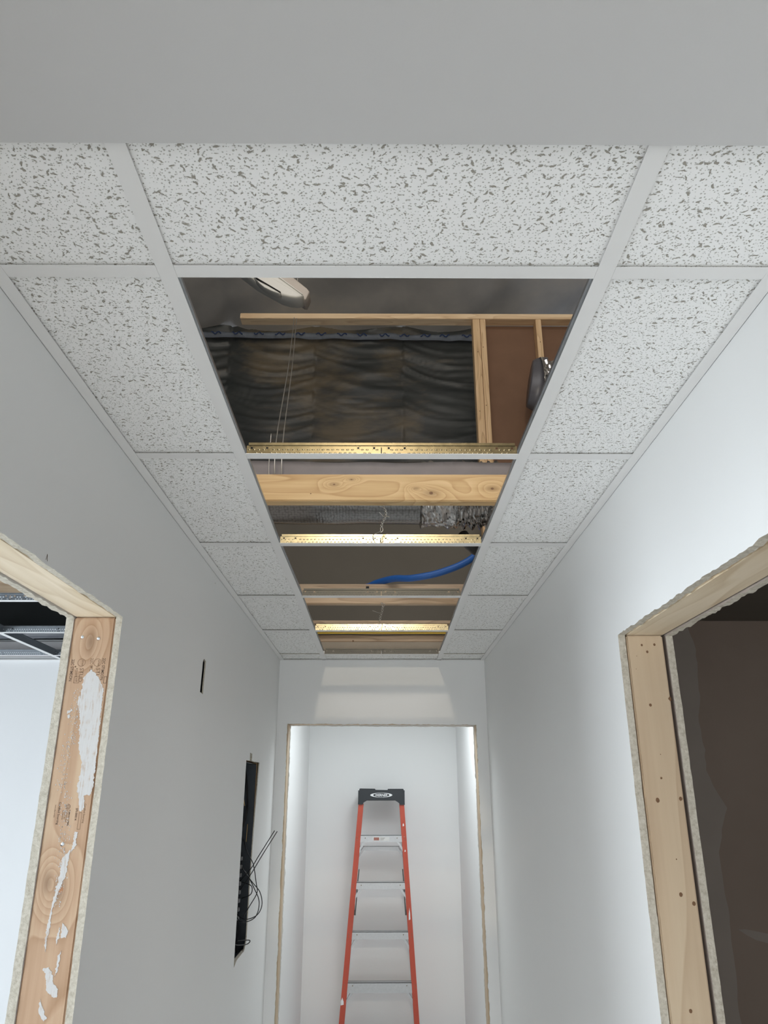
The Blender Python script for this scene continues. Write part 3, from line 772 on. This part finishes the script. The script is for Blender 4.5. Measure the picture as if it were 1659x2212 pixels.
fbody([(-.95, 4.622), (-.545, 4.268), (-.392, 4.129), (-.377, 4.127), (-.360, 4.176), (-.374, 4.196), (-.440, 4.255), (-.84, 4.61)], 3.20, 3.29, plain('grey_white_housing', (.46, .41, .36), .5, var=.1), 'housing', 'greyer rear housing', .008)
fbody([(-.97, 4.61), (-.541, 4.256), (-.392, 4.1315), (-.390, 4.134), (-.535, 4.259), (-.96, 4.615)], 3.165, 3.25, WHITEP, 'rim', None, .001)
fbody([(-.640, 4.226), (-.634, 4.218), (-.612, 4.191), (-.585, 4.166), (-.550, 4.146), (-.520, 4.133), (-.501, 4.131), (-.567, 4.175)], 3.155, 3.20, WHITEP, 'sensor_lens', None, .004)
fbody([(-.642, 4.2275), (-.567, 4.1765), (-.500, 4.1315), (-.500, 4.1355), (-.567, 4.1815), (-.640, 4.2315)], 3.150, 3.19, DARK, 'sensor_gasket', None, .0005)
obj('hanger_wire', tubem([(-.70, 3.2, 4.34), (-.70, 3.2, 6.45)], .002, 6), WIRE, FX); obj('hanger_wire', tubem([(-.43, 3.24, 4.24), (-.43, 3.24, 6.45)], .002, 6), WIRE, FX)
# ---------------------------------------------------------------- big room shell, side rooms
BIGW = paint('big_room_paint', (.42, .41, .39))
def wall(name, *a, mat=WHITE):
    o = obj(name, boxm(*a), mat); tag(o, kind='structure'); return o
wall('wall_big_room_left', -5.2, -5.1, -5.2, -.9, 0, 7.6, mat=BIGW); wall('wall_big_room_right', 5.1, 5.2, -5.2, 6.7, 0, 7.6, mat=BIGW)
wall('wall_big_room_rear', -5.2, 5.2, -5.3, -5.2, 0, 7.6, mat=BIGW)
wall('wall_side_left_upper', -5.2, -5.1, -.9, 6.7, 2.6, 7.6, mat=POLYW)
# left room
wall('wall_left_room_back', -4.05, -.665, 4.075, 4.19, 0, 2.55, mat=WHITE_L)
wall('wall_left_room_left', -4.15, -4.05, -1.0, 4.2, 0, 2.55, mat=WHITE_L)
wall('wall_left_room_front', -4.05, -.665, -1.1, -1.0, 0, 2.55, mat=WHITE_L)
LC = thing('ceiling_left_room', (-2, 2, CE), kind='structure')
LXa, LXb = -4.04, -.666
for y0, y1 in ((2.744, 2.768), (3.330, 3.354), (3.914, 3.938)):
    for a, b in ((-3.0, -2.33), (-2.305, -1.715), (-1.69, -1.08), (-1.055, LXb)):
        if b-a < .1: continue
        cross_tee(a, b, y0, y1, LC, mats=[TEEW, GALVR], web=True)
for x in (-2.3175, -1.7025, -1.0675):
    if x > -1.2: continue
    bm = bmesh.new(); box(bm, x-.012, x+.012, -.95, 4.07, CE, CE+.0006, 0)
    box(bm, x-.0008, x+.0008, -.95, 4.07, CE+.0006, CE+.032, 1); box(bm, x-.0034, x+.0034, -.95, 4.07, CE+.032, CE+.038, 1)
    obj('main_tee', bm, [TEEW, GALVR], LC)
obj('wall_angle', boxm(LXa, LXb, 4.050, 4.0745, CE, CE+.0007), TEEW, LC)
for x0 in (-4.03, -3.0, -2.30, -1.69, -1.05):
    pass
for i, (x0, x1) in enumerate([(-4.04, -2.33), (-2.305, -1.715), (-1.69, -.668)]):
    for j, (y0, y1) in enumerate([(-.95, .30), (.33, .92), (.94, 1.53)]):
        obj('ceiling_tile', boxm(x0, x1, y0, y1, CE+.002, CE+.017), TILE, LC)
wall('wall_left_shade_back', -4.1, -.70, 4.25, 4.27, 2.5, 3.0, mat=plain('plenum_shade_black', (.006, .008, .008), .9))  # added black panel: the unlit plenum's darkness is put into its colour
wall('wall_left_shade_side', -.76, -.75, -.9, 4.2, 2.63, 3.0, mat=plain('plenum_shade_black_side', (.006, .008, .008), .9))  # added side panel, black for the same plenum shade
wall('ceiling_left_shade', -4.15, -.74, -1.1, 4.27, 3.0, 3.02, mat=plain('plenum_shade_black_top', (.006, .008, .008), .9))  # added lid, black for the same plenum shade
tag(obj('ceiling_joist', bevelbox(-3.5, -.68, 2.83, 2.87, 2.475, 2.60, .003), PINEP), 'pale joist face seen through the left doorway above the grid', 'lumber')
tag(obj('grey_pipe', tubem([(-3.5, 3.86, 2.53), (-2.0, 3.84, 2.53), (-.68, 3.85, 2.545)], .022, 14, 4), plain('dark_grey_pipe', (.10, .105, .12), .4), smooth=True), 'dark grey pipe above the grid in the left room', 'pipe')
tag(obj('grey_board_offcut', bevelbox(-3.5, -.68, 4.02, 4.035, 2.45, 2.53, .002), plain('grey_board_edge', (.34, .33, .33), .8)), 'grey board strip behind the pipe in the left room', 'board')
# right room (dark)
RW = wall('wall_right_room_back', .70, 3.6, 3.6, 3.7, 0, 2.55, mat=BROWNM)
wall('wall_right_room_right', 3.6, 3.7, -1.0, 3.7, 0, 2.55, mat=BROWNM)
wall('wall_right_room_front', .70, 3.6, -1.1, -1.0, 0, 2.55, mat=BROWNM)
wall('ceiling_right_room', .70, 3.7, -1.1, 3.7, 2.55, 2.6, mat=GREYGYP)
MUDR = plain('dried_mud_patch', (.33, .305, .28), .8, var=.1, sc=5)
fW = lambda x, z, d: (x, 3.6-d, z)
for i, (pts, nm) in enumerate([([(.75, 0), (1.46, 0), (1.50, 1.30), (1.505, 1.55), (1.56, 1.70), (1.51, 1.80), (1.49, 1.86), (1.50, 1.95), (1.49, 2.1), (1.525, 2.41), (1.50, 2.52), (.75, 2.52)], 'mud_band'),
        ([(1.53, 1.22), (1.60, 1.18), (1.85, 1.10), (2.2, 1.02), (2.2, 1.06), (1.85, 1.135), (1.62, 1.21)], 'mud_patch')]):
    bm = bmesh.new(); sheet(bm, closed_jag(pts, .010, .03, i*31, 6), [], fW, -.0002, .0008, 0, 0); obj(nm, bm, MUDR, RW)
# small room behind far door
YC = 6.05
xc0, xc1 = -.537, .597
wall('wall_small_room_back', xc0-.1, xc1+.1, YC, YC+.1, 0, 2.53)
wall('wall_small_room_left', xc0-.1, xc0, 4.47, YC, 0, 2.53)
wall('wall_small_room_left_return', xc0-.16, xc0-.004, 4.192, 4.466, 0, 2.53)
wall('wall_small_room_right', xc1, xc1+.1, 4.192, YC, 0, 2.53)
wall('ceiling_small_room', xc0-.16, xc1+.1, 4.2, YC+.1, 2.44, 2.46)
# ---------------------------------------------------------------- electrical panel
EP = thing('electrical_panel', (-.60, 3.38, 1.2), 'open breaker panel with loose black wires recessed in the left wall', 'electrical panel')
bm = bmesh.new(); t_ = .002; bx0, bx1, by0, by1, bz0, bz1 = -.640, -.5585, 3.19, 3.605, 1.150, 1.8875
box(bm, bx0, bx0+t_, by0, by1, bz0, bz1); box(bm, bx0, bx1, by0, by0+t_, bz0, bz1); box(bm, bx0, bx1, by1-t_, by1, bz0, bz1)
box(bm, bx0, bx1, by0, by1, bz0, bz0+t_); box(bm, bx0, bx1, by0, by1, bz1-t_, bz1)
PGREY = plain('panel_grey_metal', (.085, .10, .115), .5, .4, var=.2)
obj('box', bm, PGREY, EP)
BRG = plain('breaker_dark_plastic', (.03, .032, .035), .4); SWG = plain('breaker_grey_tab', (.20, .20, .205), .5)
for k in range(8):
    z = 1.275+k*.0315
    b = obj('breaker', bevelbox(-.622, -.583, 3.405, 3.50, z, z+.028, .003), BRG, EP)
    obj('toggle', bevelbox(-.583, -.569, 3.43, 3.452, z+.006, z+.021, .002), SWG, b)
    obj('breaker_face', bevelbox(-.5835, -.579, 3.47, 3.495, z+.004, z+.013, .001), SWG, b)
obj('neutral_bar', bevelbox(-.634, -.618, 3.52, 3.535, 1.25, 1.75, .002), SWG, EP)
for k in range(9):
    z = 1.74-k*.012
    pts = [(-.60, 3.57, 1.87), (-.585+.01*nz(k*2.1), 3.55, 1.78), (-.575+.012*nz(k*3.3), 3.50+.03*nz(k), 1.68), (-.60, 3.46, 1.55), (-.605, 3.455, 1.30+k*.03)]
    obj('panel_wire', tubem(pts, .0017, 6, 6), BLK, EP, smooth=True)
COP = plain('bare_copper', (.55, .36, .16), .4, .6)
for k, pts in enumerate([[(-.575, 3.30, 1.87), (-.57, 3.33, 1.80), (-.568, 3.37, 1.745), (-.568, 3.41, 1.715)], [(-.57, 3.26, 1.72), (-.57, 3.30, 1.68), (-.575, 3.31, 1.63)], [(-.566, 3.50, 1.640), (-.566, 3.49, 1.57)], [(-.575, 3.28, 1.66), (-.57, 3.34, 1.685), (-.58, 3.36, 1.65)]]):
    obj('bare_wire', tubem(pts, .0018, 6, 6), COP, EP, smooth=True)
def lw(pts, d): return [(XL(p[0])-.0+ (p[2] if len(p) > 2 else d), p[0], p[1]) for p in pts]
loops = [
 [(-.385, 0, 0)],
]
P1 = [(-.585, 3.44, 1.50), (-.555, 3.43, 1.46), (-.52, 3.43, 1.42), (-.488, 3.43, 1.385), (-.475, 3.42, 1.34), (-.49, 3.40, 1.305), (-.53, 3.36, 1.295), (-.575, 3.40, 1.31)]
P2 = [(-.585, 3.45, 1.48), (-.55, 3.44, 1.455), (-.515, 3.44, 1.40), (-.487, 3.42, 1.35), (-.494, 3.38, 1.300), (-.54, 3.34, 1.288), (-.58, 3.40, 1.31)]
P3 = [(-.58, 3.50, 1.58), (-.545, 3.42, 1.53), (-.520, 3.42, 1.49), (-.50, 3.40, 1.42), (-.495, 3.40, 1.385), (-.52, 3.40, 1.34), (-.545, 3.40, 1.30)]
P4 = [(-.58, 3.46, 1.42), (-.545, 3.44, 1.415), (-.520, 3.42, 1.405), (-.522, 3.41, 1.378), (-.56, 3.43, 1.362)]
T1 = [(-.58, 3.46, 1.42), (-.53, 3.42, 1.47), (-.500, 3.43, 1.520), (-.473, 3.45, 1.566), (-.444, 3.47, 1.615)]
T2 = [(-.58, 3.46, 1.38), (-.525, 3.42, 1.455), (-.492, 3.43, 1.512), (-.464, 3.45, 1.560), (-.433, 3.47, 1.612)]
for pts in (P1, P2, P3, P4, T1, T2): obj('loose_wire', tubem(pts, .0018, 8, 8), BLK, EP, smooth=True)
for k in range(5): obj('panel_wire', tubem([(-.60+.006*k, 3.47, 1.28), (-.595+.006*k, 3.475, 1.22), (-.59+.004*k, 3.47, 1.16)], .002, 6, 5), BLK, EP, smooth=True)
obj('cable_hook', tubem([(-.57, 3.30, 1.222), (-.555, 3.36, 1.205), (-.530, 3.42, 1.198), (-.518, 3.43, 1.205), (-.522, 3.42, 1.213), (-.56, 3.38, 1.216)], .002, 8, 8), BLK, EP, smooth=True)
# solid black block added so the cavity behind the narrow slot looks dark
tag(obj('slot_dark_block', bevelbox(-.600, -.5585, 2.29, 2.44, 2.03, 2.17, .002), DARK), 'solid black block added for the darkness behind the narrow slot high on the left wall', 'dark block')
# ---------------------------------------------------------------- ladder
YD = 5.80
LD = thing('step_ladder', (0.01, YD+.05, 0), 'orange fibreglass step ladder with black top cap in the far doorway', 'ladder')
def rail(xt, xb, y0, y1, wd, side, zt=1.70, name='rail', tk=.004):
    # C channel: web facing sideways, flanges facing front and back
    bm = bmesh.new()
    def prism(a0, a1, b0, b1):
        vs = []
        for z, xx in ((0., xb), (zt, xt)):
            for a, b in ((a0, b0), (a1, b0), (a1, b1), (a0, b1)): vs.append(bm.verts.new((xx+a*side, b, z)))
        for f in ((0, 1, 2, 3), (7, 6, 5, 4), (0, 4, 5, 1), (1, 5, 6, 2), (2, 6, 7, 3), (3, 7, 4, 0)): bm.faces.new([vs[i] for i in f])
    prism(0, wd, y0, y0+tk); prism(0, wd, y1-tk, y1); prism(0, tk, y0+tk, y1-tk)
    return obj(name, bm, RED, LD)
def rxl(z, inner=False): return -.148-(1.688-z)*.0852+(.036 if inner else 0)
def rxr(z, inner=False): return .183+(1.688-z)*.0645-(.033 if inner else 0)
r1 = rail(rxl(1.70), rxl(0), YD, YD+.07, .036, 1); r2 = rail(rxr(1.70), rxr(0), YD, YD+.07, .034, -1)
r3 = rail(rxl(1.70)+.006, rxl(0)+.006, YD+.10, YD+.135, .026, 1, 1.70, 'rear_rail'); r4 = rail(rxr(1.70)-.006, rxr(0)-.006, YD+.10, YD+.135, .026, -1, 1.70, 'rear_rail')
def cx(px): return -.139+(px-235)*.000268
def cz(py): return 1.803-(py-185)*.000255
cap = [(190, 610), (205, 330), (228, 200), (245, 185), (640, 192), (668, 222), (985, 226), (1000, 196), (1405, 196), (1422, 215), (1436, 340), (1450, 622), (1318, 622), (1310, 590), (1270, 555), (1180, 500), (460, 495), (380, 535), (335, 570), (322, 612)]
bm = bmesh.new(); sheet(bm, [(cx(a), cz(b)) for a, b in cap], [], lambda x, z, d: (x, YD-.012+d, z), 0, .008, 0, 0)
# top deck
box(bm, cx(240), cx(640), YD-.004, YD+.145, 1.788, 1.801); box(bm, cx(1000), cx(1410), YD-.004, YD+.145, 1.786, 1.799)
box(bm, cx(640), cx(1000), YD-.004, YD+.145, 1.780, 1.791)
box(bm, cx(195), cx(215), YD-.004, YD+.145, 1.700, 1.79); box(bm, cx(1430), cx(1448), YD-.004, YD+.145, 1.700, 1.79)
box(bm, cx(215), cx(1430), YD+.137, YD+.145, 1.72, 1.79)
CAP = obj('top_cap', bm, BLACKP, LD, 'black plastic top cap with white oval logo')
bm = bmesh.new(); n = 48; A = []; B = []
lx, lz, ly = cx(818), cz(362), YD-.0125
for k in range(n):
    t = 2*math.pi*k/n
    A.append(bm.verts.new((lx+.0795*math.cos(t), ly, lz+.0155*math.sin(t)))); B.append(bm.verts.new((lx+.0585*math.cos(t), ly, lz+.0137*math.sin(t))))
for k in range(n): bm.faces.new((A[k], A[(k+1) % n], B[(k+1) % n], B[k]))
WPRINT = plain('white_print', (.72, .73, .74), .5)
obj('logo_oval', bm, WPRINT, CAP, recalc=False)
text_part('WERNER', .0225, lambda a, b: (lx-.0465+a, ly, lz-.0080+b), WPRINT, CAP, 'logo_text', .35, .0006, .98)
disc_on_y(cx(882), cz(432), ly+.001, .003, WPRINT, CAP, 'paint_spot', .0008)
def step(zt, h, k):
    xa, xb = rxl(zt-.02)+.034, rxr(zt-.02)-.031
    bm = bmesh.new()
    box(bm, xa-.006, xb+.006, YD+.004, YD+.007, zt-h, zt)                    # front apron
    box(bm, xa-.006, xb+.006, YD+.004, YD+.064, zt-.003, zt)                # tread
    box(bm, xa-.006, xb+.006, YD+.061, YD+.064, zt-h*.7, zt)
    for j in range(5): box(bm, xa-.006, xb+.006, YD+.012+j*.011, YD+.015+j*.011, zt, zt+.0018)
    s = obj('step', bm, ALU, LD)
    for q in ((xa+.036, 1), (xb-.036, 1)): disc_on_y(q[0], zt-.018, YD+.004, .0042, STITCH, s, 'rivet', .002)
    for (side, x) in ((1, xa-.004), (-1, xb+.004)):
        bm = bmesh.new(); w_ = .013
        pts = [(x+side*.045, zt-h+.001), (x+side*.045-side*w_*1.5, zt-h+.001), (x-side*.006, zt-h-.048), (x-side*.006, zt-h-.070)]
        sheet(bm, pts, [], lambda a, z, d: (a, YD+.008+d, z), 0, .022, 0, 0); obj('brace', bm, ALU, s)
        for dz in (-.012, -.030): disc_on_y(x-side*.017, zt+dz, YD, .0034, STITCH, s, 'rivet', .002)
    return s
for k, (z, h) in enumerate([(1.490, .044), (1.188, .043), (.884, .046), (.584, .060), (.282, .062)]): 
    s = step(z, h, k)
    if k == 0:
        bm = bmesh.new(); box(bm, -.042, .075, YD+.0032, YD+.0039, z-.036, z-.010); lb = obj('label_sticker', bm, plain('silver_sticker', (.60, .60, .58), .4), s)
        bm = bmesh.new(); box(bm, -.036, .002, YD+.0026, YD+.0031, z-.033, z-.014); obj('sticker_print', bm, plain('dull_red_print', (.32, .12, .09), .5), lb)
        for j in range(3): obj('sticker_line', boxm(.010, .045-.006*j, YD+.0026, YD+.0031, z-.018-j*.006, z-.0165-j*.006), INK, lb)
rb = bmesh.new(); box(rb, rxl(1.41)+.03, rxr(1.41)-.03, YD+.104, YD+.108, 1.385, 1.413); box(rb, rxl(1.41)+.03, rxr(1.41)-.03, YD+.104, YD+.13, 1.411, 1.413)
RB = obj('rear_crossbar', rb, ALU, LD)
for side, xi in ((1, rxl(1.37)+.03), (-1, rxr(1.37)-.03)):
    bm = bmesh.new(); pts = [(xi+side*.060, 1.412), (xi+side*.038, 1.412), (xi-side*.004, 1.352), (xi-side*.004, 1.333)]
    sheet(bm, pts, [], lambda a, z, d: (a, YD+.085+d, z), 0, .02, 0, 0); obj('brace', bm, ALU, RB)
for side in (1, -1):
    xf = (lambda z: rxl(z, True)+.008) if side == 1 else (lambda z: rxr(z, True)-.008)
    bm = bmesh.new()
    tube(bm, [(xf(1.265), YD+.085, 1.265), (xf(1.19)-side*.002, YD+.085, 1.19), (xf(1.06), YD+.085, 1.06), (xf(.985), YD+.085, .985)], .0035, 6)
    tube(bm, [(xf(1.14)-side*.010, YD+.088, 1.14), (xf(1.06)-side*.012, YD+.088, 1.06), (xf(.99)-side*.006, YD+.088, .99)], .003, 6)
    box(bm, min(xf(.99)-side*.014, xf(.99)+side*.003), max(xf(.99)-side*.014, xf(.99)+side*.003), YD+.075, YD+.09, .975, 1.005)
    obj('spreader', bm, plain('dark_steel', (.13, .125, .115), .5, .5), LD, smooth=False)
for (side, z0, z1, ww) in ((1, 1.548, 1.570, .005), (1, 1.382, 1.398, .004), (1, .955, 1.032, .0055), (0, .455, .500, .010), (1, 1.478, 1.482, .003)):
    xx = rxr((z0+z1)/2)-.016 if side else rxl((z0+z1)/2)+.010
    bm = bmesh.new(); sheet(bm, closed_jag([(xx-ww, z0), (xx+ww, z0+.004), (xx+ww*.9, (z0+z1)/2), (xx, z1), (xx-ww, (z0+z1)/2)], .0008, .004, z0*9, 200), [], lambda a, z, d: (a, YD-.0006+d, z), 0, .0008, 0, 0)
    obj('paint_splash', bm, WPRINT, r2 if side else r1)
for x in (rxl(0), rxr(0)-.036): obj('foot', bevelbox(x-.002, x+.040, YD-.004, YD+.074, 0, .035, .003), BLK, LD)
